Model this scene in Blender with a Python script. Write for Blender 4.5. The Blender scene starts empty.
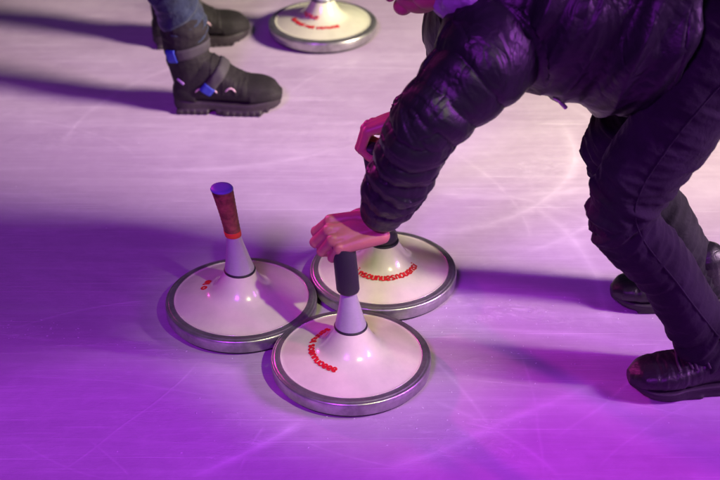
import bpy, bmesh, math, random
from mathutils import Vector, Matrix, noise
from mathutils.bvhtree import BVHTree
random.seed(7)
S = bpy.context.scene
C = S.collection
R = math.radians
V = Vector

# ------------------------------------------------------------------ camera
PITCH = R(32.0); CAMZ = 1.531; F = 1469.0            # focal length in pixels of a 720 wide frame
cd = bpy.data.cameras.new('camera'); cam = bpy.data.objects.new('camera', cd); C.objects.link(cam)
cam.location = (0, 0, CAMZ); cam.rotation_euler = (math.pi/2 - PITCH, 0, 0)
cd.sensor_width = 36; cd.lens = 36*F/720; cd.clip_start = .05; cd.clip_end = 500
cd.dof.use_dof = True; cd.dof.focus_distance = 2.54; cd.dof.aperture_fstop = 4.2
S.camera = cam
S.cycles.max_bounces = 4; S.cycles.diffuse_bounces = 2; S.cycles.glossy_bounces = 3; S.cycles.caustics_reflective = False; S.cycles.caustics_refractive = False

# ------------------------------------------------------------------ exposure
S.view_settings.view_transform = 'Standard'
S.view_settings.look = 'None'
S.view_settings.exposure = 0
S.view_settings.gamma = 1

# ------------------------------------------------------------------ world: night sky over the rink
w = bpy.data.worlds.new('World'); S.world = w; w.use_nodes = True
nt = w.node_tree; nt.nodes.clear()
sky = nt.nodes.new('ShaderNodeTexSky'); sky.sky_type = 'NISHITA'; sky.sun_disc = False
sky.sun_elevation = R(-6); sky.sun_rotation = R(80)
bg1 = nt.nodes.new('ShaderNodeBackground'); bg1.inputs['Strength'].default_value = .3
bg2 = nt.nodes.new('ShaderNodeBackground'); bg2.inputs['Color'].default_value = (.15, .17, .21, 1)
bg2.inputs['Strength'].default_value = .16
ad = nt.nodes.new('ShaderNodeAddShader'); wo = nt.nodes.new('ShaderNodeOutputWorld')
nt.links.new(sky.outputs[0], bg1.inputs['Color'])
nt.links.new(bg1.outputs[0], ad.inputs[0]); nt.links.new(bg2.outputs[0], ad.inputs[1])
nt.links.new(ad.outputs[0], wo.inputs['Surface'])

# ------------------------------------------------------------------ coloured floodlights out of frame, plus an added stock spot and fill
def spot(name, loc, target, power, color, size, blend, radius):
    d = bpy.data.lights.new(name, 'SPOT'); o = bpy.data.objects.new(name, d); C.objects.link(o)
    o.location = loc; o.rotation_euler = (V(target)-V(loc)).to_track_quat('-Z', 'Y').to_euler()
    d.energy = power; d.color = color; d.spot_size = R(size); d.spot_blend = blend; d.shadow_soft_size = radius
    return o
LIGHTS = [
 ('warm_floodlight',   (3.6, 1.80, 2.2),   (0.435, 3.609, 0),  1740, (1, .96, .60),  37, .14, .50),
 ('added_stock_spot',   (1.6, .10, 2.9),    (-.02, 2.08, .03), 340, (.92, 1, .50),  9.4, 1, .05),  # added narrow beam, brightens the stock plates but little of the ice
 ('violet_floodlight', (3.6, 1.32, 2.3),   (-.15, 2.0, 0),   840, (.60, .075, 1), 40, 1, .65),
 ('added_violet_fill',   (-1.2, -1.6, 3.6),  (-.05, 2.15, 0),   720, (.50, .035, 1), 34, 1, .50),  # added soft fill, tints the shadowed ice violet; no fixture stands here
 ('magenta_floodlight',(-2.4, 4.6, 1.7),   (-.02, 2.2, .29),    330, (1, .04, .60),  11, .8, .12),
]
for L in LIGHTS: spot(*L)

# ------------------------------------------------------------------ pixel helpers (720 x 480 frame)
cE, sE = math.cos(PITCH), math.sin(PITCH)
DY = .207
def WY(px, py, y):
    y += DY
    u, v = px-360, 240-py
    z = y/(cE + v/F*sE)
    return V((u/F*z, y, CAMZ - z*(sE - v/F*cE)))
def WG(px, py, h=0.0):
    u, v = px-360, 240-py
    z = (CAMZ-h)/(sE - v/F*cE)
    return V((u/F*z, z*(cE + v/F*sE), h))

# ------------------------------------------------------------------ materials
def mat(name, col, rough=.5, metal=0, spec=.5, bump=None, var=0, vscale=8, coat=0, sheen=0, sss=0, dirt=None, ridge=None):
    m = bpy.data.materials.new(name); m.use_nodes = True
    n = m.node_tree.nodes; l = m.node_tree.links; b = n['Principled BSDF']
    b.inputs['Base Color'].default_value = (*col, 1); b.inputs['Roughness'].default_value = rough
    b.inputs['Metallic'].default_value = metal; b.inputs['Specular IOR Level'].default_value = spec
    b.inputs['Coat Weight'].default_value = coat; b.inputs['Sheen Weight'].default_value = sheen
    if sss:
        b.inputs['Subsurface Weight'].default_value = sss
        b.inputs['Subsurface Radius'].default_value = (.012, .005, .003); b.inputs['Subsurface Scale'].default_value = 1
    tc = n.new('ShaderNodeTexCoord')
    if var:
        t = n.new('ShaderNodeTexNoise'); t.inputs['Scale'].default_value = vscale; t.inputs['Detail'].default_value = 8
        t.inputs['Roughness'].default_value = .65
        l.new(tc.outputs['Object'], t.inputs['Vector'])
        mx = n.new('ShaderNodeMix'); mx.data_type = 'RGBA'
        rp = n.new('ShaderNodeMapRange'); rp.inputs[1].default_value = .35; rp.inputs[2].default_value = .65
        l.new(t.outputs['Fac'], rp.inputs[0]); l.new(rp.outputs[0], mx.inputs[0])
        c2 = dirt if dirt else tuple(c*(1-var) for c in col)
        mx.inputs[6].default_value = (*col, 1); mx.inputs[7].default_value = (*c2, 1)
        l.new(mx.outputs[2], b.inputs['Base Color'])
        r2 = n.new('ShaderNodeMapRange'); r2.inputs[3].default_value = rough*.8; r2.inputs[4].default_value = min(1, rough*1.3)
        l.new(t.outputs['Fac'], r2.inputs[0]); l.new(r2.outputs[0], b.inputs['Roughness'])
    if bump:
        sc, st, dist = bump[:3]
        t = n.new('ShaderNodeTexNoise'); t.inputs['Detail'].default_value = 5; t.inputs['Scale'].default_value = sc
        t.inputs['Distortion'].default_value = .6
        if len(bump) > 3:
            mp = n.new('ShaderNodeMapping'); mp.inputs['Scale'].default_value = bump[3]
            l.new(tc.outputs['Object'], mp.inputs['Vector']); l.new(mp.outputs[0], t.inputs['Vector'])
        else: l.new(tc.outputs['Object'], t.inputs['Vector'])
        bp = n.new('ShaderNodeBump'); bp.inputs['Strength'].default_value = st; bp.inputs['Distance'].default_value = dist
        l.new(t.outputs['Fac'], bp.inputs['Height']); l.new(bp.outputs[0], b.inputs['Normal'])
        if ridge:                                              # sharp little creases over the soft ones
            rs, rst, rd_, rsc = ridge
            t2 = n.new('ShaderNodeTexNoise'); t2.inputs['Scale'].default_value = rs; t2.inputs['Detail'].default_value = 3
            t2.inputs['Distortion'].default_value = 1.2
            mp2 = n.new('ShaderNodeMapping'); mp2.inputs['Scale'].default_value = rsc
            l.new(tc.outputs['Object'], mp2.inputs['Vector']); l.new(mp2.outputs[0], t2.inputs['Vector'])
            m1 = n.new('ShaderNodeMath'); m1.operation = 'SUBTRACT'; m1.inputs[1].default_value = .5; l.new(t2.outputs['Fac'], m1.inputs[0])
            m2 = n.new('ShaderNodeMath'); m2.operation = 'ABSOLUTE'; l.new(m1.outputs[0], m2.inputs[0])
            m3 = n.new('ShaderNodeMath'); m3.operation = 'MINIMUM'; m3.inputs[1].default_value = .09; l.new(m2.outputs[0], m3.inputs[0])
            b2 = n.new('ShaderNodeBump'); b2.inputs['Strength'].default_value = rst; b2.inputs['Distance'].default_value = rd_
            l.new(m3.outputs[0], b2.inputs['Height']); l.new(bp.outputs[0], b2.inputs['Normal']); l.new(b2.outputs[0], b.inputs['Normal'])
    return m

M = {}
M['plate'] = mat('cream_lacquer', (.78, .775, .57), .22, bump=(60, .10, .002), var=.16, vscale=14, coat=.6)
M['steel'] = mat('brushed_steel', (.60, .58, .58), .34, .85, bump=(30, .35, .002, (1, 1, .12)), var=.45, vscale=26)
M['under'] = mat('dark_running_plate', (.05, .05, .055), .5)
M['stem'] = mat('ribbed_grey_stem', (.56, .54, .57), .30, .35, var=.12, vscale=30)
M['rubber'] = mat('black_rubber', (.018, .018, .022), .5, bump=(160, .5, .001))
M['wrap'] = mat('brown_grip_tape', (.40, .15, .065), .7, bump=(90, .9, .002), var=.75, vscale=45)
M['orange'] = mat('red_orange_tape', (.75, .07, .02), .45)
M['blue_cap'] = mat('blue_cap', (.16, .17, .50), .5)
M['red'] = mat('red_paint', (.62, .012, .02), .35)
M['blackpaint'] = mat('dark_paint', (.05, .02, .06), .4)
M['skin'] = mat('skin', (.52, .19, .16), .45, bump=(90, .25, .002), var=.14, vscale=18, sss=.25)
M['nail'] = mat('fingernail', (.66, .40, .34), .3)
M['nylon'] = mat('dark_nylon', (.011, .011, .015), .44, spec=.5, bump=(90, .35, .003), var=.35, vscale=6, ridge=(9, .65, .025, (1, 1, .6)))
M['nylon2'] = mat('purple_nylon_lining', (.42, .34, .50), .45, bump=(40, .6, .008), var=.4, vscale=12)
M['trouser'] = mat('dark_trouser_cloth', (.019, .017, .024), .85, spec=.3, bump=(260, .5, .0015), var=.45, vscale=14, sheen=.03, ridge=(12, .35, .02, (.6, 1, 1)))
M['denim'] = mat('dark_denim', (.020, .032, .075), .85, bump=(60, .7, .005), var=.5, vscale=30, sheen=.2)
M['shoe'] = mat('black_shoe_leather', (.014, .012, .016), .42, spec=.6, bump=(70, .5, .004), var=.3, vscale=25)
M['sole'] = mat('shoe_sole_rubber', (.020, .017, .02), .6, bump=(120, .4, .002))
M['lace'] = mat('grey_lace', (.045, .04, .045), .8)
M['boot'] = mat('boot_suede', (.013, .008, .012), .8, bump=(140, .6, .002), var=.4, vscale=30)
M['bootsole'] = mat('boot_rubber', (.030, .020, .028), .6, bump=(80, .3, .003))
M['strap'] = mat('boot_strap', (.050, .042, .052), .75, bump=(300, .5, .001))
M['bluetab'] = mat('blue_strap_tab', (.03, .05, .42), .6)
M['violet'] = mat('violet_reflective', (.45, .25, .60), .4)
M['pinkmark'] = mat('pink_trim', (.62, .40, .48), .5)
M['hair'] = mat('brown_hair', (.06, .035, .02), .5, bump=(60, .9, .01, (1, 1, .15)))
M['eyewhite'] = mat('eye_white', (.75, .73, .72), .2)
M['iris'] = mat('iris_brown', (.05, .025, .015), .15)
M['lip'] = mat('lip', (.5, .18, .16), .45)
M['zip'] = mat('zip_metal', (.45, .4, .42), .35, .8)
M['coat'] = mat('blue_coat_nylon', (.03, .045, .12), .5, bump=(26, .5, .01), var=.3, vscale=6)

# ------------------------------------------------------------------ mesh helpers
def catmull(pts, n):
    """resample a list of equal-length tuples with a Catmull-Rom spline"""
    P = [tuple(p) for p in pts]; k = len(P); out = []
    for i in range(k-1):
        p0 = P[max(i-1, 0)]; p1 = P[i]; p2 = P[i+1]; p3 = P[min(i+2, k-1)]
        for j in range(n):
            t = j/n
            out.append(tuple(.5*((2*b)+(-a+c)*t+(2*a-5*b+4*c-d)*t*t+(-a+3*b-3*c+d)*t**3)
                             for a, b, c, d in zip(p0, p1, p2, p3)))
    out.append(P[-1]); return out

def rings_to_bm(bm, rings, close=True):
    vs = [[bm.verts.new(p) for p in r] for r in rings]
    n = len(rings[0])
    for a, b in zip(vs, vs[1:]):
        for i in range(n):
            bm.faces.new((a[i], a[(i+1) % n], b[(i+1) % n], b[i]))
    if close:
        for r, flip in ((vs[0], True), (vs[-1], False)):
            c = bm.verts.new(sum((v.co for v in r), V())/n)
            for i in range(n):
                f = (r[i], r[(i+1) % n], c)
                bm.faces.new(tuple(reversed(f)) if flip else f)

def tube(bm, pts, rad, ref=(0, 1, 0), n=20, sub=5, round_ends=True):
    """a limb: path points with radius (r) or (ra, rb); ra lies along ref"""
    rr = [(r, r) if not isinstance(r, tuple) else r for r in rad]
    q = catmull([(*p, *r) for p, r in zip(pts, rr)], sub)
    ref = V(ref); rings = []
    k = len(q)
    for i, e in enumerate(q):
        p = V(e[:3]); t = (V(q[min(i+1, k-1)][:3])-V(q[max(i-1, 0)][:3])).normalized()
        a = (ref - t*ref.dot(t))
        if a.length < .05: a = V((0, 0, 1)) - t*t.z
        a.normalize(); b = t.cross(a)
        rings.append((p, t, a, b, max(e[3], .0005), max(e[4], .0005)))
    def ring(p, a, b, ra, rb): return [p + a*ra*math.cos(2*math.pi*j/n) + b*rb*math.sin(2*math.pi*j/n) for j in range(n)]
    out = []
    if round_ends:
        p, t, a, b, ra, rb = rings[0]; rm = min(ra, rb)
        for th in (80, 60, 40, 20): out.append(ring(p - t*rm*math.sin(R(th)), a, b, ra*math.cos(R(th)), rb*math.cos(R(th))))
    for p, t, a, b, ra, rb in rings: out.append(ring(p, a, b, ra, rb))
    if round_ends:
        p, t, a, b, ra, rb = rings[-1]; rm = min(ra, rb)
        for th in (20, 40, 60, 80): out.append(ring(p + t*rm*math.sin(R(th)), a, b, ra*math.cos(R(th)), rb*math.cos(R(th))))
    rings_to_bm(bm, out)

def ell(bm, c, r, frame=None, seg=20):
    m = Matrix.Translation(V(c)) @ (frame.to_4x4() if frame else Matrix.Identity(4)) @ Matrix.Diagonal((*r, 1))
    bmesh.ops.create_uvsphere(bm, u_segments=seg, v_segments=seg*2//3, radius=1, matrix=m)

def loftx(bm, secs, n=24, expo=2.4, sub=4):
    """sections (x, y, halfwidth, z0, z1) along x"""
    rings = []
    for x, y, hw, z0, z1 in catmull(secs, sub):
        hw = max(hw, .0008); hh = max((z1-z0)/2, .0008); zc = (z0+z1)/2; r = []
        for j in range(n):
            a = 2*math.pi*j/n; c, s = math.cos(a), math.sin(a)
            r.append(V((x, y + hw*math.copysign(abs(c)**(2/expo), c), zc + hh*math.copysign(abs(s)**(2/expo), s))))
        rings.append(r)
    rings_to_bm(bm, rings)

def box(bm, c, s, rot=None):
    m = Matrix.Translation(V(c)) @ (rot.to_4x4() if rot else Matrix.Identity(4)) @ Matrix.Diagonal((*s, 1))
    bmesh.ops.create_cube(bm, size=1, matrix=m)

def lathe(bm, prof, n=96, c=(0, 0, 0), path=None):
    rings = [[V((c[0]+r*math.cos(2*math.pi*j/n), c[1]+r*math.sin(2*math.pi*j/n), c[2]+z)) for j in range(n)] for r, z in prof]
    if path: rings = [[path(p) for p in r] for r in rings]
    rings_to_bm(bm, rings, True)

def obj(name, bm, m, parent=None, smooth=True, world=False):
    if isinstance(bm, bmesh.types.BMesh):
        bmesh.ops.recalc_face_normals(bm, faces=bm.faces)
        me = bpy.data.meshes.new(name); bm.to_mesh(me); bm.free()
    else: me = bm
    if world and parent:                                        # coordinates were given in the world
        root = parent
        off = root.location.copy()
        while root.parent: root = root.parent; off += root.location
        me.transform(Matrix.Translation(-off))
    me.materials.clear(); me.materials.append(m)
    if smooth:
        for p in me.polygons: p.use_smooth = True
    o = bpy.data.objects.new(name, me); C.objects.link(o)
    if parent: o.parent = parent
    return o

def fuse(bm, voxel=.004, smooth=3, fac=.5):
    """one continuous skin round overlapping solids"""
    bmesh.ops.recalc_face_normals(bm, faces=bm.faces)
    me = bpy.data.meshes.new('fuse'); bm.to_mesh(me); bm.free()
    o = bpy.data.objects.new('fuse', me); C.objects.link(o)
    r = o.modifiers.new('r', 'REMESH'); r.mode = 'VOXEL'; r.voxel_size = voxel; r.adaptivity = 0
    if smooth:
        s = o.modifiers.new('s', 'SMOOTH'); s.iterations = smooth; s.factor = fac
    dg = bpy.context.evaluated_depsgraph_get(); dg.update()
    out = bpy.data.meshes.new_from_object(o.evaluated_get(dg))
    bpy.data.objects.remove(o); return out

def displace(me, fn):
    ns = [v.normal.copy() for v in me.vertices]
    for v, n in zip(me.vertices, ns):
        d = fn(v.co, n)
        if d: v.co += n*d
    me.update()

def bvh_of(me):
    return BVHTree.FromPolygons([v.co.copy() for v in me.vertices], [tuple(p.vertices) for p in me.polygons])

def band(bm, bvh, c, a, b, th0, th1, width, lift=.0015, thick=.002, n=40, skew=0.0, k=4):
    """a strap pressed on a surface: rays from outside towards the line c + s*(a x b)"""
    a, b = V(a).normalized(), V(b).normalized(); wd = a.cross(b).normalized(); c = V(c)
    outer, inner = [], []
    for i in range(n+1):
        th = R(th0 + (th1-th0)*i/n); d = a*math.cos(th) + b*math.sin(th); ro, ri = [], []
        for j in range(k+1):
            s = (j/k-.5)*width + skew*math.cos(th)
            o = c + wd*s + d*.4
            h = bvh.ray_cast(o, -d)
            p = h[0] if h[0] else c + wd*s + d*.03
            e = thick if 0 < j < k else thick*.3
            ro.append(p + d*(lift+e)); ri.append(p - d*.002)
        outer.append(ro); inner.append(ri)
    rings = [o_ + i_[::-1] for o_, i_ in zip(outer, inner)]
    rings_to_bm(bm, rings)

def empty(name, loc, label, cat, group=None):
    o = bpy.data.objects.new(name, None); C.objects.link(o); o.location = loc
    o.empty_display_size = .1; o['label'] = label; o['category'] = cat
    if group: o['group'] = group
    return o

# ------------------------------------------------------------------ the ice
def ice_material():
    m = bpy.data.materials.new('scratched_ice'); m.use_nodes = True
    n = m.node_tree.nodes; l = m.node_tree.links; b = n['Principled BSDF']
    geo = n.new('ShaderNodeNewGeometry'); POS = geo.outputs['Position']
    def math_(op, a, b_=None, c_=None, clamp=False):
        q = n.new('ShaderNodeMath'); q.operation = op; q.use_clamp = clamp
        for i, x in enumerate((a, b_, c_)):
            if x is None: continue
            if isinstance(x, (int, float)): q.inputs[i].default_value = x
            else: l.new(x, q.inputs[i])
        return q.outputs[0]
    def mapped(scale, rot=0, loc=(0, 0, 0)):
        mp = n.new('ShaderNodeMapping'); mp.inputs['Scale'].default_value = scale
        mp.inputs['Rotation'].default_value = (0, 0, R(rot)); mp.inputs['Location'].default_value = loc
        l.new(POS, mp.inputs['Vector']); return mp.outputs[0]
    def noi(vec, sc, det=6, ro=.6, dist=0):
        t = n.new('ShaderNodeTexNoise'); t.inputs['Scale'].default_value = sc; t.inputs['Detail'].default_value = det
        t.inputs['Roughness'].default_value = ro; t.inputs['Distortion'].default_value = dist
        l.new(vec, t.inputs['Vector']); return t.outputs['Fac']
    def rng(x, a, b_, c_=0, d=1, smooth=True):
        r = n.new('ShaderNodeMapRange'); r.interpolation_type = 'SMOOTHSTEP' if smooth else 'LINEAR'
        for i, k in zip((1, 2, 3, 4), (a, b_, c_, d)): r.inputs[i].default_value = k
        l.new(x, r.inputs[0]); return r.outputs[0]
    # soft frost clouds, wiper-like streaks and fine hair scratches
    cloud = rng(noi(mapped((1, 1.6, 1), 12), 2.2, 5, .55, .4), .38, .68)
    streak = rng(noi(mapped((1.2, 14, 1), 4), 2.6, 8, .62, .3), .42, .72)
    streak2 = rng(noi(mapped((1.6, 40, 1), -9), 3.0, 8, .7, .2), .50, .78)
    frost = rng(noi(mapped((1.4, 3.0, 1), 14, (.7, .2, 0)), 6.0, 10, .75, .8), .55, .74)
    frostmask = rng(noi(mapped((.8, 2.2, 1), 10, (3.1, .4, 0)), 1.7, 3, .5, .2), .48, .66)
    speck = rng(noi(POS, 90, 3, .6), .70, .80)
    frost_s = math_('MULTIPLY', frost, frostmask)
    speck_s = math_('MULTIPLY', speck, frostmask)
    # single skate marks: arcs of large circles on the ice, each with its own width and strength
    wob = n.new('ShaderNodeVectorMath'); wob.operation = 'MULTIPLY_ADD'
    tn = n.new('ShaderNodeTexNoise'); tn.inputs['Scale'].default_value = 3; l.new(POS, tn.inputs['Vector'])
    l.new(tn.outputs['Color'], wob.inputs[0]); wob.inputs[1].default_value = (.03, .03, 0); l.new(POS, wob.inputs[2])
    brk = noi(POS, 5.0, 4, .6)
    total = None
    for (p0, p1, bulge, wd, st) in MARKS:
        a = WG(*p0); c = WG(*p1); mid = (a+c)/2; d = (c-a); L = d.length
        nrm = V((-d.y, d.x, 0)).normalized()
        sag = bulge*L
        rad = (L*L/4 + sag*sag)/(2*sag); cen = mid - nrm*(rad - sag)
        cen.z = 0
        ds = n.new('ShaderNodeVectorMath'); ds.operation = 'DISTANCE'; l.new(wob.outputs[0], ds.inputs[0]); ds.inputs[1].default_value = cen + V((.015, .015, 0))
        off = math_('ABSOLUTE', math_('SUBTRACT', ds.outputs['Value'], abs(rad)))
        line = math_('POWER', math_('SUBTRACT', 1.0, math_('DIVIDE', off, wd*1.3), clamp=True), 1.5)
        md = n.new('ShaderNodeVectorMath'); md.operation = 'DISTANCE'; l.new(POS, md.inputs[0]); md.inputs[1].default_value = mid
        fade = rng(md.outputs['Value'], L*.55, L*.35)
        v_ = math_('MULTIPLY', math_('MULTIPLY', line, fade), st*(.75 if wd > .008 else .55))
        total = v_ if total is None else math_('MAXIMUM', total, v_)
    ft = None
    for (p0, p1, wd, st) in FROST:
        a = WG(*p0); c = WG(*p1); d = c-a; L = d.length; mid = (a+c)/2
        mp = n.new('ShaderNodeMapping'); mp.vector_type = 'TEXTURE'; mp.inputs['Location'].default_value = mid
        mp.inputs['Rotation'].default_value = (0, 0, math.atan2(d.y, d.x)); mp.inputs['Scale'].default_value = (L*.6, wd, 1)
        l.new(wob.outputs[0], mp.inputs['Vector'])
        ln = n.new('ShaderNodeVectorMath'); ln.operation = 'LENGTH'; l.new(mp.outputs[0], ln.inputs[0])
        v_ = math_('MULTIPLY', rng(ln.outputs['Value'], 1, .1), st)
        ft = v_ if ft is None else math_('MAXIMUM', ft, v_)
    fine = rng(noi(mapped((1, 2.4, 1), 12), 16, 10, .78, 1.2), .44, .66)
    cluster = math_('MULTIPLY', ft, math_('ADD', math_('MULTIPLY', fine, .85), .15))
    marks = math_('MULTIPLY', total, rng(brk, .3, .55, .35, 1))
    s = math_('ADD', math_('MULTIPLY', cloud, .30), math_('MULTIPLY', streak, .22))
    s = math_('ADD', s, math_('MULTIPLY', streak2, .18))
    s = math_('ADD', s, math_('MULTIPLY', frost_s, .50))
    s = math_('ADD', s, math_('MULTIPLY', speck_s, .5))
    hair = None
    for (sx_, sy_, rot_, sc_, lo, hi) in ((1.2, 60, 23, 2.2, .66, .72), (1.0, 70, -38, 2.0, .67, .73), (1.3, 55, 72, 1.8, .68, .74), (.9, 80, 8, 2.4, .64, .71), (1.1, 64, -12, 2.9, .65, .72)):
        h_ = rng(noi(mapped((sx_, sy_, 1), rot_, (rot_*.1, 1, 0)), sc_, 4, .5, .15), lo, hi)
        hair = h_ if hair is None else math_('MAXIMUM', hair, h_)
    s = math_('ADD', s, math_('MULTIPLY', hair, .42))
    blot = rng(noi(POS, 26, 6, .7, .5), .40, .70)
    s = math_('ADD', s, math_('MULTIPLY', math_('SUBTRACT', blot, .5), .12))
    s = math_('ADD', s, cluster)
    s = math_('ADD', s, marks, clamp=True)
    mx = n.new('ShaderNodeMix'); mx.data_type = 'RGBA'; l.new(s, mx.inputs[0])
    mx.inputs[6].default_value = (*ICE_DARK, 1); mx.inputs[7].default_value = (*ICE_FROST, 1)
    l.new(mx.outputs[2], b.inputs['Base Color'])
    l.new(rng(s, 0, 1, .30, .62, False), b.inputs['Roughness'])
    b.inputs['Specular IOR Level'].default_value = .35; b.inputs['IOR'].default_value = 1.31
    b.inputs['Coat Weight'].default_value = .25; b.inputs['Coat Roughness'].default_value = .22
    h = math_('ADD', math_('MULTIPLY', noi(mapped((1, 1.3, 1)), 14, 5, .6), .5), math_('MULTIPLY', s, .35))
    h = math_('ADD', h, math_('MULTIPLY', noi(mapped((1, 9, 1), 3), 40, 4, .6), .12))
    bp = n.new('ShaderNodeBump'); bp.inputs['Strength'].default_value = .5; bp.inputs['Distance'].default_value = .007
    l.new(h, bp.inputs['Height']); l.new(bp.outputs[0], b.inputs['Normal'])
    return m
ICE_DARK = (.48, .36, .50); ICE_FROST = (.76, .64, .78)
FROST = [((425, 292), (610, 322), .045, 1.0), ((455, 322), (560, 300), .03, .8), ((2, 326), (60, 334), .010, 1.0), ((30, 342), (200, 336), .010, .7),
 ((150, 345), (190, 352), .02, .5), ((440, 352), (560, 372), .03, .7), ((470, 420), (560, 470), .06, .55), ((380, 470), (560, 400), .05, .6), ((250, 300), (160, 292), .02, .3),
 ((180, 470), (300, 420), .03, .55), ((60, 420), (230, 400), .05, .35), ((590, 300), (640, 330), .03, .6), ((520, 180), (600, 140), .08, .4), ((10, 150), (120, 130), .05, .35), ((640, 440), (715, 425), .01, .5)]
MARKS = [  # (pixel start, pixel end, bulge, half width m, strength)
 ((430, 235), (560, 120), -.22, .020, .55), ((470, 190), (640, 250), .10, .012, .45), ((430, 190), (590, 185), -.10, .020, .45),
 ((500, 260), (560, 100), -.25, .012, .35), ((450, 150), (530, 240), .08, .008, .4), ((520, 200), (600, 330), .12, .014, .4),
 ((190, 478), (300, 418), -.04, .014, .8), ((240, 470), (262, 425), .03, .004, .5), ((90, 440), (130, 476), .03, .003, .5),
 ((405, 340), (500, 440), .05, .006, .5), ((380, 470), (600, 380), -.03, .014, .6), ((560, 440), (660, 340), -.04, .005, .5),
 ((430, 400), (560, 478), .06, .007, .5), ((600, 470), (700, 400), .05, .004, .4), ((440, 330), (620, 338), .02, .010, .4),
 ((10, 330), (150, 300), .06, .004, .5), ((20, 375), (230, 398), .02, .004, .35), ((60, 150), (200, 60), .12, .010, .3),
 ((120, 170), (330, 150), -.07, .014, .35), ((280, 110), (350, 60), .1, .008, .3), ((20, 120), (140, 160), .1, .006, .35),
 ((420, 300), (590, 300), .05, .006, .45), ((460, 380), (700, 420), .03, .003, .5), ((300, 440), (420, 470), -.05, .003, .5),
 ((200, 360), (60, 470), .04, .003, .5), ((520, 350), (545, 478), .03, .004, .4), ((15, 440), (110, 478), -.05, .003, .4),
]
bm = bmesh.new(); bmesh.ops.create_grid(bm, x_segments=8, y_segments=8, size=40)
ice = obj('ice_rink', bm, ice_material(), smooth=False); ice['kind'] = 'structure'

# ------------------------------------------------------------------ ice stocks
PROF = [(.122, .0325), (.115, .0350), (.100, .0392), (.085, .0430), (.072, .0458), (.061, .0492), (.051, .0555),
        (.043, .0645), (.036, .0755), (.030, .0868), (.0265, .0945)]
def prof_z(r):
    P = PROF
    for (r0, z0), (r1, z1) in zip(P, P[1:]):
        if r1 <= r <= r0: return z0 + (z1-z0)*(r0-r)/(r0-r1)
    return P[0][1] if r > P[0][0] else P[-1][1]
# small painted glyphs as strokes in a unit box
GL = {
 'e': [[(0, .45), (.7, .5), (.65, .85), (.3, 1), (0, .7), (.02, .25), (.35, 0), (.75, .15)]],
 'o': [[(.35, 0), (.02, .3), (.05, .8), (.4, 1), (.75, .75), (.72, .25), (.35, 0)]],
 'l': [[(.1, 1.3), (.1, .1), (.35, 0)]],
 's': [[(.7, .9), (.3, 1), (.05, .75), (.6, .35), (.5, .05), (0, .1)]],
 'n': [[(.05, 0), (.05, 1)], [(.05, .75), (.4, 1), (.68, .7), (.7, 0)]],
 'i': [[(.15, 0), (.15, 1)], [(.15, 1.25), (.15, 1.4)]],
 'u': [[(.05, 1), (.08, .2), (.4, 0), (.68, .25)], [(.7, 1), (.7, 0)]],
}
def lettering(bm, word, r, a0, a1, h, wd):
    """letters painted round the plate, baseline at radius r - h/2, facing outwards"""
    nL = len(word)
    def put(x, y, a_c, cw):
        ang = a_c + (x-.38)*cw; rr = r + (.5-y)*h
        return V((rr*math.cos(ang), rr*math.sin(ang), prof_z(rr)+.0004))
    for k, ch in enumerate(word):
        a_c = R(a0 + (a1-a0)*(k+.5)/nL); cw = R((a1-a0)/nL)*.98
        for st in GL[ch]:
            q = catmull(st, 5)
            pts = [put(x, y, a_c, cw) for x, y in q]
            rings = []
            for i, p in enumerate(pts):
                t = (pts[min(i+1, len(pts)-1)]-pts[max(i-1, 0)])
                t.normalize() if t.length > 1e-9 else None
                s = t.cross(V((0, 0, 1))).normalized()*wd/2
                rings.append([p-s, p-s+V((0, 0, .0007)), p+s+V((0, 0, .0007)), p+s])
            rings_to_bm(bm, rings)

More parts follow.
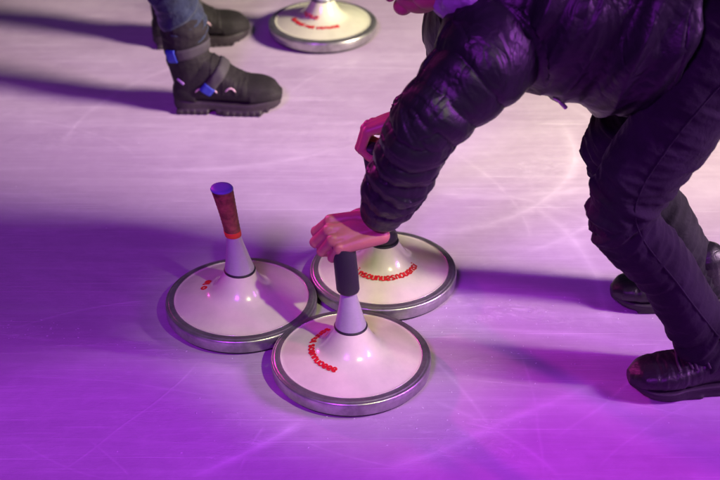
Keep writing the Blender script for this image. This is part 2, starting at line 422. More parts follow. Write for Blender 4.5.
def ice_stock(px, py, label, tilt=(0, 0), style='black', words=(), top=.265, rot=0, nudge=(0, 0)):
    g = WG(px, py, 0); g.x += nudge[0]; g.y += nudge[1]
    root = empty('ice_stock', g, label, 'ice stock', 'ice stocks standing on the ice')
    bm = bmesh.new(); lathe(bm, [(.122, .0), (.1275, .003), (.1275, .009), (.10, .009)]); obj('running_plate', bm, M['under'], root)
    bm = bmesh.new()                                               # steel tyre with turned grooves
    lathe(bm, [(.126, .0075), (.1318, .0085), (.1338, .0110), (.1340, .0240), (.1345, .0255), (.1340, .0270), (.1345, .0285), (.1335, .0315),
               (.1315, .0332), (.1300, .0325), (.1285, .0338), (.1262, .0350), (.1246, .0338), (.1232, .0352), (.1216, .0340), (.1204, .0356), (.1192, .0352), (.1185, .0300), (.10, .028), (.10, .0085)], 128)
    rim = obj('steel_rim', bm, M['steel'], root)
    bm = bmesh.new(); lathe(bm, [(r, z) for r, z, in [(e[0], e[1]) for e in catmull([(.1190, .029), (.1188, .0352)] + PROF[1:] + [(.020, .0955)], 3)]], 96)
    obj('plate', bm, M['plate'], root)
    root.scale = (1.02, 1.02, 1)
    tx, ty = tilt
    def bend(p):                                                   # the stem leans and bends away from upright
        t = max(0, p.z-.095)/.17
        return V((p.x + tx*t + tx*.5*t*t, p.y + ty*t + ty*.5*t*t, p.z))
    bm = bmesh.new(); lathe(bm, [(.0268, .0925), (.0278, .0932), (.0280, .0950), (.0270, .0965), (.02, .0970)], 48); obj('collar_ring', bm, M['rubber'], root)
    if style != 'long':
        pr = [(.0258, .0965)]
        for i in range(26):                                        # turned ribs
            t = i/25; r = .0258*(1-t)**1.25 + .0125*(1-(1-t)**1.25); z = .0970 + t*.070
            pr += [(r, z), (r*1.008, z+.0012), (r*.996, z+.0021)]
        bm = bmesh.new(); lathe(bm, pr, 40, path=bend); obj('stem', bm, M['stem'], root)
    if style == 'brown':
        bm = bmesh.new(); lathe(bm, [(.0130, .1660), (.0145, .1670), (.0148, .1760), (.0135, .1775)], 32, path=bend); obj('orange_collar', bm, M['orange'], root)
        pr = [(.0125, .175)]
        for i in range(12):
            t = i/11; r = .0142 + .0045*t**1.4; z = .1770 + t*.080
            pr += [(r, z), (r+.0005, z+.003), (r-.0002, z+.0055)]
        pr += [(.0195, .2600)]
        bm = bmesh.new(); lathe(bm, pr, 32, path=bend); h = obj('handle', bm, M['wrap'], root)
        bm = bmesh.new(); lathe(bm, [(.0190, .2590), (.0196, .2615), (.0180, .2640), (.010, .2650)], 32, path=bend); obj('end_cap', bm, M['blue_cap'], h)
    elif style == 'black':
        bm = bmesh.new(); lathe(bm, [(.0125, .166), (.0178, .1670), (.0190, .1700), (.0192, .20), (.0188, top-.008), (.0165, top-.002), (.008, top)], 36, path=bend)
        obj('handle', bm, M['rubber'], root)
    else:                                                          # long black handle with a flared foot
        bm = bmesh.new(); lathe(bm, [(.024, .0960), (.0262, .100), (.0265, .108), (.0235, .114), (.0200, .119), (.0215, .123), (.0205, .128), (.0175, .134),
                                     (.0155, .150), (.0150, .20), (.0155, top-.02), (.0165, top-.006), (.012, top-.001), (.006, top)], 36, path=bend)
        obj('handle', bm, M['rubber'], root)
    for (word, r, a0, a1, h, wd, m_) in words:
        bm = bmesh.new(); lettering(bm, word, r, a0, a1, h, wd); obj('lettering', bm, M[m_], root, smooth=False)
    return root

stock_left = ice_stock(243.5, 314, 'ice stock with brown taped handle and blue end cap, held by nobody', (-.016, 0), 'brown',
    [('elo', .067, 150, 176, .009, .0034, 'red')], nudge=(-.003, .004), top=.26)
stock_front = ice_stock(351, 370.5, 'nearest ice stock, its short black handle gripped by the near hand', (-.008, 0), 'black',
    [('sonnulsoennuoeee', .066, 124, 250, .0080, .0032, 'red')], top=.262)
stock_back = ice_stock(383, 283, 'ice stock under the bending child with long black handle and red letters facing the camera', (-.014, .004), 'long',
    [('einsounuesnouensi', .060, 206, 350, .0080, .0032, 'red'), ], top=.292)
stock_far = ice_stock(323, 33, 'farthest ice stock, beside the snow boots, its handle out of the photo', (.002, 0), 'black',
    [('eunsoinelusnuoe', .072, 190, 305, .008, .0036, 'red'), ('nose', .046, 195, 260, .006, .0030, 'red')])

# loose ice shavings
bm = bmesh.new(); rnd = random.Random(5)
spots = [((20, 329), .05, .012, 26), ((50, 334), .05, .01, 14), ((505, 315), .14, .05, 70), ((540, 358), .10, .04, 30), ((470, 425), .09, .05, 34), ((170, 348), .05, .02, 10),
         ((330, 420), .25, .06, 26), ((420, 330), .08, .05, 20), ((250, 380), .2, .08, 22), ((200, 130), .5, .25, 24), ((600, 430), .3, .10, 20)]
for (c_, sx_, sy_, cnt) in spots:
    g_ = WG(*c_)
    for q in range(cnt):
        x_, y_ = g_.x+rnd.gauss(0, sx_), g_.y+rnd.gauss(0, sy_); r_ = rnd.uniform(.0004, .0011)
        mtx = Matrix.Translation((x_, y_, r_*.3)) @ Matrix.Rotation(rnd.uniform(0, 6), 4, 'Z') @ Matrix.Diagonal((r_*rnd.uniform(1, 3), r_*rnd.uniform(.6, 1.3), r_*.6, 1))
        bmesh.ops.create_icosphere(bm, subdivisions=1, radius=1, matrix=mtx)
M['snow'] = mat('ice_shavings', (.82, .78, .84), .6, bump=(400, .5, .001))
sh_ = obj('ice_shavings', bm, M['snow']); sh_['kind'] = 'stuff'; sh_['label'] = 'white specks of ice shavings lying on the rink'; sh_['category'] = 'ice shavings'

# ------------------------------------------------------------------ human parts
def hand(bm, W0, D, T, mirror, curls, thumb_pts, sc=1.0, spread=1.0):
    """W0 wrist, D towards the fingers, T towards the thumb side; dorsal normal follows from the two"""
    D = V(D).normalized(); T = V(T); T = (T - D*T.dot(D)).normalized(); N = D.cross(T)*mirror
    def L(x, y, z): return V(W0) + (D*x + T*y + N*z)*sc
    mcp = [(.076, .0235, .001), (.080, .008, .003), (.077, -.0075, .002), (.070, -.0215, -.001)]
    ln = [(.037, .022, .017), (.040, .025, .018), (.037, .023, .017), (.029, .018, .015)]
    rd = [.0082, .0084, .0080, .0070]
    for (x, y, z), (l1, l2, l3), r, cu in zip(mcp, ln, rd, curls):
        y *= spread*1.06
        tube(bm, [L(.004, y*.62, 0), L(x*.5, y*.82, .0015), L(x, y, z)], [.0125*sc, .0118*sc, (r+.0018)*sc], n=14)
        a = 0; p = (x, y, z); pts = [L(*p)]; side = cu[3] if len(cu) > 3 else 0
        for ang, ll in zip(cu[:3], (l1, l2, l3)):
            a += R(ang); p = (p[0]+math.cos(a)*ll, p[1]+side*ll, p[2]-math.sin(a)*ll); pts.append(L(*p))
        for i, (rs, re) in enumerate(((r+.0006, r), (r, r*.95), (r*.95, r*.80))):
            tube(bm, [pts[i], pts[i+1]], [rs*sc, re*sc], n=14, sub=2)
        ell(bm, pts[1], (r*1.12*sc,)*3, seg=12); ell(bm, L(x-.002, y, z+.002), (.0095*sc, r*.95*sc, .0095*sc), Matrix((D, T, N)).transposed(), 12)
    ell(bm, L(.040, 0, -.006), (.036*sc, .026*sc, .014*sc), Matrix((D, T, N)).transposed())      # palm pad
    ell(bm, L(.044, .001, .001), (.036*sc, .027*sc, .0130*sc), Matrix((D, T, N)).transposed())   # back of the hand
    tp = [L(*p) for p in thumb_pts]
    tube(bm, [L(.012, .014, -.006), tp[0], tp[1]], [.013*sc, .0135*sc, .0105*sc], n=14)
    tube(bm, [tp[1], tp[2]], [.0100*sc, .0090*sc], n=14, sub=2)
    tube(bm, [tp[2], tp[3]], [.0092*sc, .0076*sc], n=14, sub=2)

def head(bm, c, f, u, s=1.0):
    f = V(f).normalized(); u = V(u); u = (u-f*u.dot(f)).normalized(); r = f.cross(u)
    fr = Matrix((r, f, u)).transposed()
    def L(x, y, z): return V(c) + (r*x + f*y + u*z)*s
    def E(x, y, z, a, b, d): ell(bm, L(x, y, z), (a*s, b*s, d*s), fr, 24)
    E(0, -.012, .028, .072, .086, .074); E(0, .010, -.02, .062, .070, .072); E(0, .030, -.062, .040, .042, .036)
    E(0, .062, -.082, .020, .016, .014); E(0, .066, .030, .046, .018, .026)
    for q in (-1, 1):
        E(q*.040, .048, -.028, .022, .020, .024); E(q*.052, .012, -.050, .018, .034, .026)
        E(q*.074, -.012, -.010, .007, .016, .026); E(q*.010, .088, -.036, .008, .008, .006)
        E(q*.028, .074, .018, .018, .008, .005)
    tube(bm, [L(0, .080, .008), L(0, .090, -.018), L(0, .098, -.033)], [.007*s, .009*s, .0105*s], n=12)
    E(0, .080, -.054, .022, .009, .0045); E(0, .079, -.062, .019, .009, .005)
    return L, fr

def face_parts(root, L, fr, s=1.0):
    for q in (-1, 1):
        bm = bmesh.new(); ell(bm, L(q*.029, .070, -.002), (.0115*s,)*3, None, 16); e = obj('eye', bm, M['eyewhite'], root, world=True)
        bm = bmesh.new(); ell(bm, L(q*.029, .0775, -.003), (.0058*s, .0050*s, .0058*s), fr, 12); obj('iris', bm, M['iris'], e, world=True)
    bm = bmesh.new(); tube(bm, [L(-.018, .083, -.058), L(0, .0905, -.0575), L(.018, .083, -.058)], [.002*s, .0045*s, .002*s], n=10); obj('lips', bm, M['lip'], root, world=True)

def hair_mesh(L, fr, s=1.0, seed=1):
    bm = bmesh.new(); rnd = random.Random(seed)
    ell(bm, L(0, -.022, .040), (.078*s, .088*s, .076*s), fr, 24)
    ell(bm, L(0, -.050, -.005), (.070*s, .055*s, .060*s), fr, 24)
    for i in range(70):
        a = rnd.uniform(-2.2, 2.2); h = rnd.uniform(-.02, .10)
        rr = math.sqrt(max(.0005, 1-(max(h-.02, 0)/.10)**2))
        p = (math.sin(a)*.074*rr, -.02 - math.cos(a)*.084*rr*(1 if abs(a) < 1.6 else .9), h)
        tube(bm, [L(p[0]*.8, p[1]*.8, p[2]+.018), L(*p), L(p[0]*1.05, p[1]*1.03, p[2]-.028)], [.008*s, .009*s, .003*s], n=8, sub=3)
    for i in range(9):
        x = -.055 + i*.0138
        tube(bm, [L(x*.8, .03, .105), L(x, .068, .085), L(x*1.05+.006, .083, .050)], [.012*s, .012*s, .004*s], n=8, sub=3)
    return fuse(bm, .0035, 2)

def nearest_on(path, p):
    best = (1e9, 0, None, None); acc = 0
    for a, b in zip(path, path[1:]):
        d = b-a; L_ = d.length; t = max(0, min(1, (p-a).dot(d)/(L_*L_))); q = a+d*t; e = (p-q).length
        if e < best[0]: best = (e, acc+t*L_, q, d/L_)
        acc += L_
    return best

def creases(p, tdir, freq_al, freq_ar, off=0):
    """ridged folds running across direction tdir"""
    al = p.dot(tdir); q = p - tdir*al
    v = noise.noise(V((q.x*freq_ar+off, q.y*freq_ar, q.z*freq_ar)) + tdir*(al*freq_al))
    v2 = noise.noise(V((q.x*freq_ar*2.1+off+7, q.y*freq_ar*2.1, q.z*freq_ar*2.1)) + tdir*(al*freq_al*1.9))
    return (1-abs(v)*2.4) + .5*(1-abs(v2)*2.4)

# ------------------------------------------------------------------ footwear
def place_mesh(me, loc, yaw, roll=0, pitch=0):
    me.transform(Matrix.Translation(V(loc)) @ Matrix.Rotation(yaw, 4, 'Z') @ Matrix.Rotation(pitch, 4, 'Y') @ Matrix.Rotation(roll, 4, 'X'))

def sneaker(root, heel, yaw, L_=.215, pitch=0, side=1):
    k = L_/.215
    def sec(rows): return [(x*k, y*k*side, hw*k, z0*k, z1*k) for x, y, hw, z0, z1 in rows]
    bm = bmesh.new()
    loftx(bm, sec([(-.002, 0, .012, .008, .022), (.006, 0, .025, .003, .025), (.03, .0, .031, .0, .026), (.075, -.001, .031, .001, .024), (.12, 0, .037, .0, .022),
                   (.150, .003, .042, .001, .021), (.178, .005, .038, .004, .022), (.198, .004, .028, .009, .024), (.211, .002, .012, .016, .024)]), 28, 3)
    loftx(bm, sec([(-.004, 0, .012, .018, .026), (.004, 0, .028, .017, .028), (.03, .0, .0335, .017, .029), (.12, 0, .0385, .014, .0245),
                   (.150, .003, .0435, .013, .0235), (.180, .005, .0405, .013, .0255), (.202, .004, .030, .016, .030), (.217, .002, .013, .020, .031)]), 28, 3.4)
    for i in range(11):
        x = (.015+i*.015)*k
        for s_ in (-1, 1): box(bm, (x, s_*.024*k*(1 if i < 6 else 1.2), .0030*k), (.0115*k, .016*k, .005*k))
    sole = fuse(bm, .0024, 2)
    bm = bmesh.new()
    up = [(-.001, 0, .010, .022, .045), (.008, 0, .026, .018, .066), (.03, 0, .031, .018, .080), (.06, 0, .033, .018, .086), (.085, 0, .034, .018, .080),
          (.115, .001, .036, .018, .066), (.145, .003, .0405, .018, .060), (.175, .004, .040, .018, .056), (.20, .004, .031, .018, .050), (.216, .002, .013, .020, .039)]
    loftx(bm, sec(up), 28, 2.6)
    tube(bm, [V((.028*k, 0, .05*k)), V((.036*k, 0, .085*k)), V((.040*k, 0, .100*k))], [.032*k, .034*k, .036*k])
    # toe cap overlay, heel counter and side panels stand slightly proud
    loftx(bm, sec([(.178, .004, .0402, .018, .0570), (.19, .004, .0370, .018, .0545), (.202, .004, .0310, .018, .0510), (.2175, .002, .0130, .020, .040)]), 28, 2.6)
    loftx(bm, sec([(-.003, 0, .010, .022, .050), (.007, 0, .0275, .018, .070), (.030, 0, .0328, .018, .072), (.040, 0, .0330, .018, .060)]), 28, 2.6)
    upper = fuse(bm, .0022, 2)
    bv = bvh_of(upper)
    displace(upper, lambda p, n: .0012*creases(p, V((1, 0, 0)), 90, 18) if .10*k < p.x < .17*k else 0)
    sole_o = []
    def fin(name, me_or_bm, m_, par):
        me = me_or_bm
        if isinstance(me, bmesh.types.BMesh):
            bmesh.ops.recalc_face_normals(me, faces=me.faces); mm = bpy.data.meshes.new(name); me.to_mesh(mm); me.free(); me = mm
        place_mesh(me, heel, yaw, pitch=pitch); return obj(name, me, m_, par, world=True)
    shoe = fin('shoe', upper, M['shoe'], root)
    fin('sole', sole, M['sole'], shoe)
    bm = bmesh.new()
    for i, x in enumerate((.092, .106, .120, .134)):
        z = .045
        band(bm, bv, (x*k, 0, z*k), (0, 1, 0), (.35, 0, .93), 25, 155, .0045*k, .0012, .0022, 24, skew=.004*(1 if i % 2 else -1))
    tube(bm, [V((.09*k, 0, .084*k)), V((.096*k, .014*k, .094*k)), V((.104*k, .024*k, .084*k)), V((.094*k, .006*k, .084*k))], [.0018]*4, n=8)
    tube(bm, [V((.09*k, 0, .084*k)), V((.10*k, -.014*k, .092*k)), V((.110*k, -.024*k, .078*k)), V((.10*k, -.03*k, .068*k))], [.0018]*4, n=8)
    fin('laces', bm, M['lace'], shoe)
    bm = bmesh.new(); tube(bm, [V((.072*k, 0, .082*k)), V((.076*k, 0, .105*k))], [(.018*k, .004*k), (.016*k, .0035*k)]); fin('tongue', bm, M['shoe'], shoe)
    bm = bmesh.new(); band(bm, bv, (.06*k, 0, .055*k), (0, 1, 0), (.8, 0, .6), -8, 52, .016*k, .0008, .001, 20)
    fin('side_stripe', bm, M['rubber'], shoe); bm = bmesh.new()
    band(bm, bv, (.06*k, 0, .055*k), (0, 1, 0), (.8, 0, .6), 128, 188, .016*k, .0008, .001, 20); fin('side_stripe', bm, M['rubber'], shoe)
    return shoe

def snow_boot(root, heel, yaw, shaft_lean=(0, 0), L_=.235, tabs=True, side=1):
    k = L_/.235
    def sec(rows): return [(x*k, y*k*side, hw*k, z0*k, z1*k) for x, y, hw, z0, z1 in rows]
    bm = bmesh.new()
    loftx(bm, sec([(-.004, 0, .012, .012, .032), (.006, 0, .030, .006, .038), (.03, 0, .037, .006, .036), (.075, 0, .035, .008, .032), (.13, .001, .042, .006, .030),
                   (.17, .003, .047, .006, .031), (.205, .004, .041, .008, .036), (.228, .003, .028, .012, .040), (.238, .002, .012, .018, .036)]), 28, 4.5)
    for i in range(14):
        x = (.012+i*.0150)*k; ww = 1 if i < 7 else 1.22
        if i == 5: continue
        for s_ in (-1, 1): box(bm, (x, s_*.028*k*ww*(1 if i < 13 else .7), .0065*k + (.005*k if i > 12 else 0)), (.0132*k, .024*k, .010*k), Matrix.Rotation(R(12*s_), 3, 'Z'))
    sole = fuse(bm, .0024, 2)
    lx, ly = shaft_lean
    bm = bmesh.new()
    loftx(bm, sec([(-.002, 0, .012, .030, .055), (.006, 0, .030, .026, .085), (.03, 0, .038, .026, .105), (.065, 0, .041, .026, .130), (.095, 0, .041, .026, .122),
                   (.13, .001, .0430, .026, .096), (.160, .003, .0455, .026, .078), (.195, .004, .043, .026, .074), (.222, .003, .032, .028, .066), (.237, .002, .014, .030, .050)]), 28, 2.8)
    tube(bm, [V((.042*k, 0, .06*k)), V(((.044)*k+lx*.4, ly*.4, .105*k)), V((.044*k+lx*.8, ly*.8, .145*k)), V((.046*k+lx, ly, .190*k))],
         [(.036*k, .043*k), (.040*k, .048*k), (.043*k, .048*k), (.048*k, .052*k)])
    # rubber rand round toe and heel
    loftx(bm, sec([(.172, .003, .0470, .026, .0560), (.20, .004, .0440, .026, .0600), (.224, .003, .0330, .026, .0560), (.241, .002, .0150, .028, .048)]), 28, 3)
    loftx(bm, sec([(-.005, 0, .012, .028, .058), (.004, 0, .0320, .026, .070), (.030, 0, .0400, .026, .066), (.050, 0, .0400, .026, .050)]), 28, 3)
    upper = fuse(bm, .0024, 2)
    def dis(p, n):
        d = 0
        if .085*k < p.x < .165*k and p.z > .05*k: d += .0016*creases(p, V((1, 0, 0)), 60, 14)
        if p.z > .11*k: d += .002*creases(p, V((0, 0, 1)), 40, 12, 3)
        return d
    displace(upper, dis); bv = bvh_of(upper)
    def fin(name, me_or_bm, m_, par):
        me = me_or_bm
        if isinstance(me, bmesh.types.BMesh):
            bmesh.ops.recalc_face_normals(me, faces=me.faces); mm = bpy.data.meshes.new(name); me.to_mesh(mm); me.free(); me = mm
        place_mesh(me, heel, yaw); return obj(name, me, m_, par, world=True)
    boot = fin('boot', upper, M['boot'], root)
    fin('sole', sole, M['bootsole'], boot)
    # upper strap round the shaft, lower strap slanting over the instep
    c1 = V((.045*k+lx*.8, ly*.8, .150*k)); c2 = V((.080*k, 0, .068*k))
    a2, b2 = V((0, 1, 0)), V((.62, 0, .78))
    bm = bmesh.new(); band(bm, bv, c1, (0, 1, 0), (.97, 0, .2), -62, 200, .026*k, .002, .003, 44); fin('strap', bm, M['strap'], boot)
    bm = bmesh.new(); band(bm, bv, c2, a2, b2, -12, 186, .026*k, .002, .003, 44, skew=.0); fin('strap', bm, M['strap'], boot)
    for (a0, a1) in ((-80, -60), ):
        bm = bmesh.new(); band(bm, bv, c1, (0, -1, 0), (.97, 0, .2), -48, -22, .030*k, .004, .003, 10); fin('strap_tab', bm, M['bluetab'], boot)
    bm = bmesh.new(); band(bm, bv, c2, (0, -1, 0), b2, -16, 10, .028*k, .004, .003, 10); fin('strap_tab', bm, M['bluetab'], boot)
    bm = bmesh.new(); band(bm, bv, (.022*k, 0, .078*k), (0, -1, 0), (-.5, 0, .35), -6, 24, .006*k, .0008, .001, 12)
    fin('side_mark', bm, M['violet'], boot)
    for x, th in ((.062, 7), (.088, 4), (.130, 8)):                # curved reflective piping
        for q in (-1, 0, 1):
            pass
        pts = []
        for q in range(9):
            u_ = q/8*2-1; o_ = V(((x+u_*.011)*k, -.3, (.058+.008*(1-u_*u_)+(.004 if x > .12 else 0))*k)); hh = bv.ray_cast(o_, V((0, 1, 0)))
            if hh[0]: pts.append(hh[0])
        if len(pts) > 3:
            bm = bmesh.new(); tube(bm, pts, [.0012]+[.0022]*(len(pts)-2)+[.0012], n=8, sub=2); fin('side_trim', bm, M['pinkmark'], boot)
    bm = bmesh.new(); tube(bm, [V((.072*k+lx*.8, ly*.8, .150*k)), V((.086*k+lx, ly, .182*k)), V((.084*k+lx, ly, .196*k))], [(.024*k, .006*k), (.026*k, .006*k), (.020*k, .005*k)]); fin('tongue', bm, M['boot'], boot)
    return boot

# ------------------------------------------------------------------ the child bending over the stocks
kid = empty('person', WG(690, 340, 0), 'child in dark puffer jacket bending over with both hands on ice stock handles', 'person')
hipN, hipF = WY(706, 62, 1.865), WY(712, 35, 2.02)
kneeN, kneeF = WY(621, 212, 1.80), WY(613, 152, 2.03)
ankN, ankF = WY(714, 350, 1.79), WY(704, 282, 2.03)
shN, shF = WY(484, 60, 1.825), WY(470, 30, 2.07)
elN, elF = WY(425, 126, 1.775), WY(466, 86, 2.13)
wrN, wrF = WY(377, 222, 1.835), WY(407, 117, 2.115)
headc = V((.112, 1.95+DY, .712)); hf, hu = V((-.97, -.04, -.20)), V((-.20, 0, .97))
pel = (hipN+hipF)/2 + V((0, 0, .01)); chest = V((.25, 1.95+DY, .655)); neck = V((.125, 1.95+DY, .690))

bm = bmesh.new()
tube(bm, [pel, (pel+chest)/2+V((0, 0, .01)), chest, neck+V((.03, 0, 0))], [(.10, .075), (.085, .065), (.10, .075), (.05, .045)])
tube(bm, [neck+V((.06, 0, -.01)), neck+V((.03, 0, .01)), headc+V((.03, 0, -.04))], [.038, .034, .036])
for h_, k_, a_ in ((hipN, kneeN, ankN), (hipF, kneeF, ankF)):
    tube(bm, [h_, (h_+k_)/2, k_, (k_*.6+a_*.4)+V((.008, 0, 0)), a_], [.055, .048, .036, .035, .024])
    tube(bm, [a_, a_+V((-.03, 0, -.04)), a_+V((-.10, 0, -.05))], [.018, .016, .013])
for s_, e_, w_ in ((shN, elN, wrN), (shF, elF, wrF)):
    tube(bm, [chest*.4+s_*.6, s_, (s_+e_)/2, e_, (e_+w_)/2, w_], [.035, .036, .032, .027, .025, .0175])
topF = stock_front.location + V((-.006, 0, .262)); topB = stock_back.location + V((-.015, .006, .315))
hand(bm, WY(383, 227, 1.835), (-.97, -.06, -.16), (-.10, .84, .52), -1,
     [(48, 88, 55), (52, 88, 50), (58, 88, 48), (64, 88, 45)],
     [(.030, .032, -.016), (.052, .034, -.030), (.070, .020, -.042), (.080, .004, -.046)], 1.10)
hand(bm, wrF, (-.93, .02, -.30), (.05, -.97, .18), 1,
     [(56, 62, 36, .05), (56, 72, 44), (58, 76, 46), (62, 76, 46)],
     [(.026, .030, -.016), (.036, .036, -.040), (.044, .034, -.060), (.052, .030, -.074)], .95)
Lh, frh = head(bm, headc, hf, hu)
obj('body', fuse(bm, .0019, 1, .5), M['skin'], kid, world=True)
face_parts(kid, Lh, frh)
obj('hair', hair_mesh(Lh, frh, 1, 3), M['hair'], kid, world=True)

# jacket
sleeveN = [shN+V((.02, .02, .01)), shN, elN, wrN+(elN-wrN)*.14]
sleeveF = [shF+V((.02, -.02, .01)), shF, elF, wrF+(elF-wrF)*.10]
bm = bmesh.new()
tube(bm, [V((.505, 1.94+DY, .605)), V((.44, 1.945+DY, .612)), V((.36, 1.95+DY, .617)), V((.27, 1.95+DY, .643)), V((.19, 1.95+DY, .655)), V((.145, 1.95+DY, .675))],
     [(.150, .165), (.168, .172), (.168, .155), (.160, .140), (.120, .085), (.062, .050)], n=48, round_ends=False)
tube(bm, [shN*.65+chest*.35, shN, shN*.5+elN*.5, elN, elN*.45+wrN*.55, wrN+(elN-wrN)*.28], [.080, .080, .065, .056, .051, .047], n=32)
tube(bm, [shF*.65+chest*.35, shF, shF*.5+elF*.5, elF, wrF+(elF-wrF)*.12], [.080, .078, .066, .058, .043], n=32)
jk = fuse(bm, .0028, 6, .5)
axN = [shN, elN, wrN]; axF = [shF, elF, wrF]
seamsN = [0.035, .085, .132, .178, .222, .262, .295]
def quilt(p, n):
    dN = nearest_on(axN, p); dF = nearest_on(axF, p)
    wt = 0; d = 0
    body_d = nearest_on([V((.50, 1.94+DY, .60)), V((.2, 1.95+DY, .67))], p)[0]
    if min(dN[0], dF[0]) < .10 and (p.x < .17 or min(dN[0], dF[0]) < body_d*.75):
        best, ax = (dN, axN) if dN[0] < dF[0] else (dF, axF)
        rel = p - best[2]; ang = math.atan2(rel.y, rel.dot(V((.8, 0, .6))))
        s = best[1] + .010*math.sin(ang*1.0+1.2) + .012*noise.noise(p*14) + .004*noise.noise(p*40)
        dd = min(abs(s-q) for q in seamsN)
        i = min(range(len(seamsN)), key=lambda i: abs(s-seamsN[i]))
        d += .0078*(min(1, dd/.018)**.42) - .0060
        pucker = math.exp(-dd/.012)
        d += .0014*pucker*noise.noise(V((ang*7, s*14, i*3.7)))*2
        d += .0045*noise.noise(V((ang*1.6, s*18, 4.4+i*5.1)))
        d += .0009*(creases(p, best[3], 9, 9, 5)-.6)
    else:
        D = V((.35, .15, .92)).normalized()                     # folds hanging from the back to the belly
        d += .0100*(creases(p, D.cross(V((0, 1, 0))).normalized(), 20, 3.5, 2)-.6)
        d += .0016*(creases(p, V((.8, .3, -.5)).normalized(), 34, 7, 9)-.6)
        d += .006*noise.noise(p*6)
    return d
displace(jk, quilt)
jacket = obj('jacket', jk, M['nylon'], kid, world=True)
jb = bvh_of(bpy.data.meshes[jk.name]) ; off = kid.location
# cuffs
for w_, e_, r_ in ((wrN, elN, .041), (wrF, elF, .028)):
    t = (e_-w_).normalized(); bm = bmesh.new()
    q_ = .020 if w_ is wrN else .004
    tube(bm, [w_+t*(q_+.012), w_+t*(q_+.022), w_+t*(q_+.040), w_+t*(q_+.058)], [r_*.92, r_, r_*1.03, r_], n=32, round_ends=True)
    me = fuse(bm, .0026, 1); displace(me, lambda p, n: .0006*creases(p, V((.3, .8, .1)).normalized(), 40, 12)); obj('cuff', me, M['nylon'], jacket, world=True)
# hood / collar lying round the neck
bm = bmesh.new(); pts = []
cn = V((.175, 1.92+DY, .690)); ax = V((-.75, 0, .66)); sx = V((0, 1, 0)); sy = ax.cross(sx).normalized()
for i in range(13):
    a = 2*math.pi*i/12; pts.append(cn + sx*math.cos(a)*.068 + sy*math.sin(a)*.062)
tube(bm, pts, [(.026, .022)]*13, ref=ax, n=20, round_ends=False)
me = fuse(bm, .003, 2); displace(me, lambda p, n: .004*creases(p, V((0, 1, 0)), 30, 30, 1)); obj('collar', me, M['nylon2'], jacket, world=True)
# hem band, zip pull, pocket tab
hem = bmesh.new()
hc = V((.500, 1.94+DY, .600)); hax = V((-.86, 0, .10)).normalized()
bvj = BVHTree.FromPolygons([v.co + off for v in jk.vertices], [tuple(p.vertices) for p in jk.polygons])
band(hem, bvj, V((.487, 1.94+DY, .603)), (0, 1, 0), (.10, 0, 1), 0, 360, .022, -.001, .003, 90); 
me = bpy.data.meshes.new('hem'); bmesh.ops.recalc_face_normals(hem, faces=hem.faces); hem.to_mesh(me); hem.free(); obj('hem', me, M['nylon'], jacket, world=True)
zp = WY(562, 100, 1.86)
h_ = bvj.ray_cast(V((zp.x, .8, zp.z+.02)), (V((zp.x, 2.2, zp.z-.0))-V((zp.x, .8, zp.z+.02))).normalized())
zc = h_[0] if h_[0] else zp
bm = bmesh.new(); tube(bm, [zc+V((-.008, -.002, .006)), zc+V((.004, -.005, -.006))], [(.002, .0035)]*2, n=10); tube(bm, [zc+V((-.014, -.002, .010)), zc+V((-.006, -.003, .006))], [.0035]*2, n=10)
obj('zip_pull', bm, M['zip'], jacket, world=True)

# trousers
def leg_wrinkle(paths, knees, ankles, amp=.0070):
    def fn(p, n):
        bb = min((nearest_on(q, p) for q in paths), key=lambda e: e[0])
        kd = min((p-k).length for k in knees); ad = min((p-a).length for a in ankles)
        wgt = .35 + 1.3*math.exp(-(kd/.07)**2) + 1.1*math.exp(-(ad/.07)**2)
        t = (bb[3] + V((.25, .35, .1))).normalized()
        return amp*wgt*(creases(p, t, 30, 8, 1)-.85) + .45*amp*wgt*(creases(p, t, 50, 13, 6)-.85) + .003*noise.noise(p*12)
    return fn
bm = bmesh.new()
tube(bm, [pel+V((.075, 0, -.005)), pel+V((.03, 0, 0)), pel+V((-.05, 0, .01))], [(.110, .085), (.128, .112), (.12, .10)], n=32)
tube(bm, [hipN+V((.09, .03, .06)), hipN+V((.02, 0, .01)), hipN*.5+kneeN*.5+V((.004, 0, -.004)), kneeN, kneeN*.55+ankN*.45+V((.010, 0, 0)), ankN+V((0, 0, -.018))], [.10, .084, .070, .058, .051, .047], n=28, round_ends=False)
tube(bm, [hipF+V((.09, -.03, .06)), hipF+V((.02, 0, .01)), hipF*.5+kneeF*.5, kneeF, kneeF*.55+ankF*.45+V((.010, 0, 0)), ankF+V((0, 0, -.018))], [.10, .084, .068, .054, .049, .045], n=28, round_ends=False)
tr = fuse(bm, .0028, 3)
displace(tr, leg_wrinkle([[hipN, kneeN, ankN], [hipF, kneeF, ankF]], [kneeN, kneeF], [ankN, ankF]))
obj('trousers', tr, M['trouser'], kid, world=True)
tb = BVHTree.FromPolygons([v.co + off for v in tr.vertices], [tuple(p.vertices) for p in tr.polygons])
pts = []
for q in catmull([hipN+V((.03, 0, .0)), hipN*.5+kneeN*.5, kneeN+V((.012, 0, 0)), kneeN*.5+ankN*.5+V((.010, 0, 0)), ankN+V((0, 0, .03))], 12):
    q = V(q); hh = tb.ray_cast(q+V((0, -.3, .12)), V((0, .93, -.37)))
    if hh[0]: pts.append(hh[0])
bm = bmesh.new(); tube(bm, pts, [.0016]*len(pts), n=6, sub=1); obj('seam', bm, M['trouser'], bpy.data.objects['trousers'], world=True)
# shoes
hl = WG(757, 386, 0); sneaker(kid, (hl.x, hl.y+.008, 0), math.pi+R(5), .222, side=1)
hl = WG(722, 303, 0); sneaker(kid, (hl.x, hl.y, 0.0), math.pi+R(1), .205, side=-1)

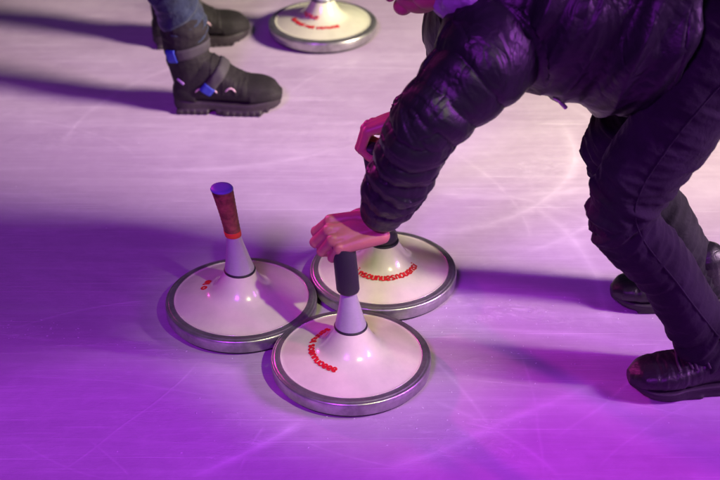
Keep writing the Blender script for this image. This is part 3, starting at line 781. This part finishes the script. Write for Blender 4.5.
# ------------------------------------------------------------------ the child standing in snow boots
base = WG(205, 88, 0)
kid2 = empty('person', base, 'child in dark jeans and black snow boots with blue strap tabs', 'person')
hN = WG(177, 107, 0); hF_ = WG(155, 44, 0)
yN, yF = R(-2), R(9)
aN = hN + V((.044, .0, .10)); aF = hF_ + V((.044, .006, .10))
kN, kF = V((aN.x-.050, aN.y+.02, .36)), V((aF.x-.015, aF.y-.03, .36))
tN, tF = V((aN.x-.035, aN.y+.09, .64)), V((aF.x+.01, aF.y-.12, .64))
pe = (tN+tF)/2 + V((0, 0, .03)); ch = pe + V((.02, 0, .27)); nk = pe + V((.03, 0, .38)); hd = nk + V((.02, 0, .125))
s1, s2 = ch + V((0, -.125, .05)), ch + V((0, .125, .05))
e1, e2 = s1 + V((.01, -.045, -.19)), s2 + V((.01, .045, -.19))
w1, w2 = e1 + V((.10, .02, -.13)), e2 + V((.10, -.02, -.13))
bm = bmesh.new()
tube(bm, [pe, (pe+ch)/2, ch, nk], [(.10, .075), (.085, .065), (.10, .07), (.045, .04)])
tube(bm, [nk-V((0, 0, .03)), hd-V((0, 0, .04))], [.036, .036])
for h_, k_, a_ in ((tN, kN, aN), (tF, kF, aF)):
    tube(bm, [h_, (h_+k_)/2, k_, k_*.6+a_*.4, a_], [.055, .048, .038, .036, .025])
    tube(bm, [a_, a_+V((.02, 0, -.04)), a_+V((.09, 0, -.055))], [.018, .016, .013])
for s_, e_, w_ in ((s1, e1, w1), (s2, e2, w2)):
    tube(bm, [ch*.4+s_*.6, s_, (s_+e_)/2, e_, (e_+w_)/2, w_], [.035, .036, .032, .027, .025, .0175])
rel = [(25, 35, 20), (28, 38, 22), (32, 40, 22), (36, 40, 22)]; tb = [(.028, .034, -.010), (.044, .042, -.016), (.058, .040, -.024), (.070, .034, -.030)]
hand(bm, w1, (.7, .05, -.7), (.4, .85, .3), 1, rel, tb, .97); hand(bm, w2, (.7, -.05, -.7), (.4, -.85, .3), -1, rel, tb, .97)
L2, fr2 = head(bm, hd, (.95, -.2, -.25), (.2, 0, 1))
obj('body', fuse(bm, .003, 3), M['skin'], kid2, world=True)
face_parts(kid2, L2, fr2); obj('hair', hair_mesh(L2, fr2, 1, 8), M['hair'], kid2, world=True)
bm = bmesh.new()
tube(bm, [pe+V((0, 0, .05)), pe], [(.12, .10), (.13, .105)], n=32)
tube(bm, [tN, (tN+kN)/2, kN, kN*.5+aN*.5, aN+V((-.004, 0, .062))], [.080, .070, .058, .053, .047], n=28, round_ends=False)
tube(bm, [tF, (tF+kF)/2, kF, kF*.5+aF*.5, aF+V((-.004, 0, .075))], [.080, .070, .058, .053, .047], n=28, round_ends=False)
jn = fuse(bm, .0038, 3)
displace(jn, leg_wrinkle([[tN, kN, aN], [tF, kF, aF]], [kN, kF], [aN+V((0, 0, .1)), aF+V((0, 0, .1))]))
obj('jeans', jn, M['denim'], kid2, world=True)
bm = bmesh.new()
tube(bm, [pe+V((0, 0, -.04)), pe+V((0, 0, .08)), ch, ch+V((0, 0, .06)), nk+V((0, 0, .01))], [(.155, .13), (.15, .125), (.155, .12), (.13, .10), (.05, .05)], n=40, round_ends=False)
for s_, e_, w_ in ((s1, e1, w1), (s2, e2, w2)): tube(bm, [s_*.7+ch*.3, s_, e_, w_+(e_-w_)*.1], [.07, .068, .058, .042], n=28)
ck = fuse(bm, .005, 3); displace(ck, lambda p, n: .006*(creases(p, V((0, .2, 1)).normalized(), 14, 5, 2)-.6) - .007*math.exp(-((p.z % .07)-.035)**2/.00008))
obj('jacket', ck, M['coat'], kid2, world=True)
snow_boot(kid2, (hN.x, hN.y, 0), yN, (-.018, 0), .237)
snow_boot(kid2, (hF_.x, hF_.y, 0), yF, (.0, 0), .232, side=-1)
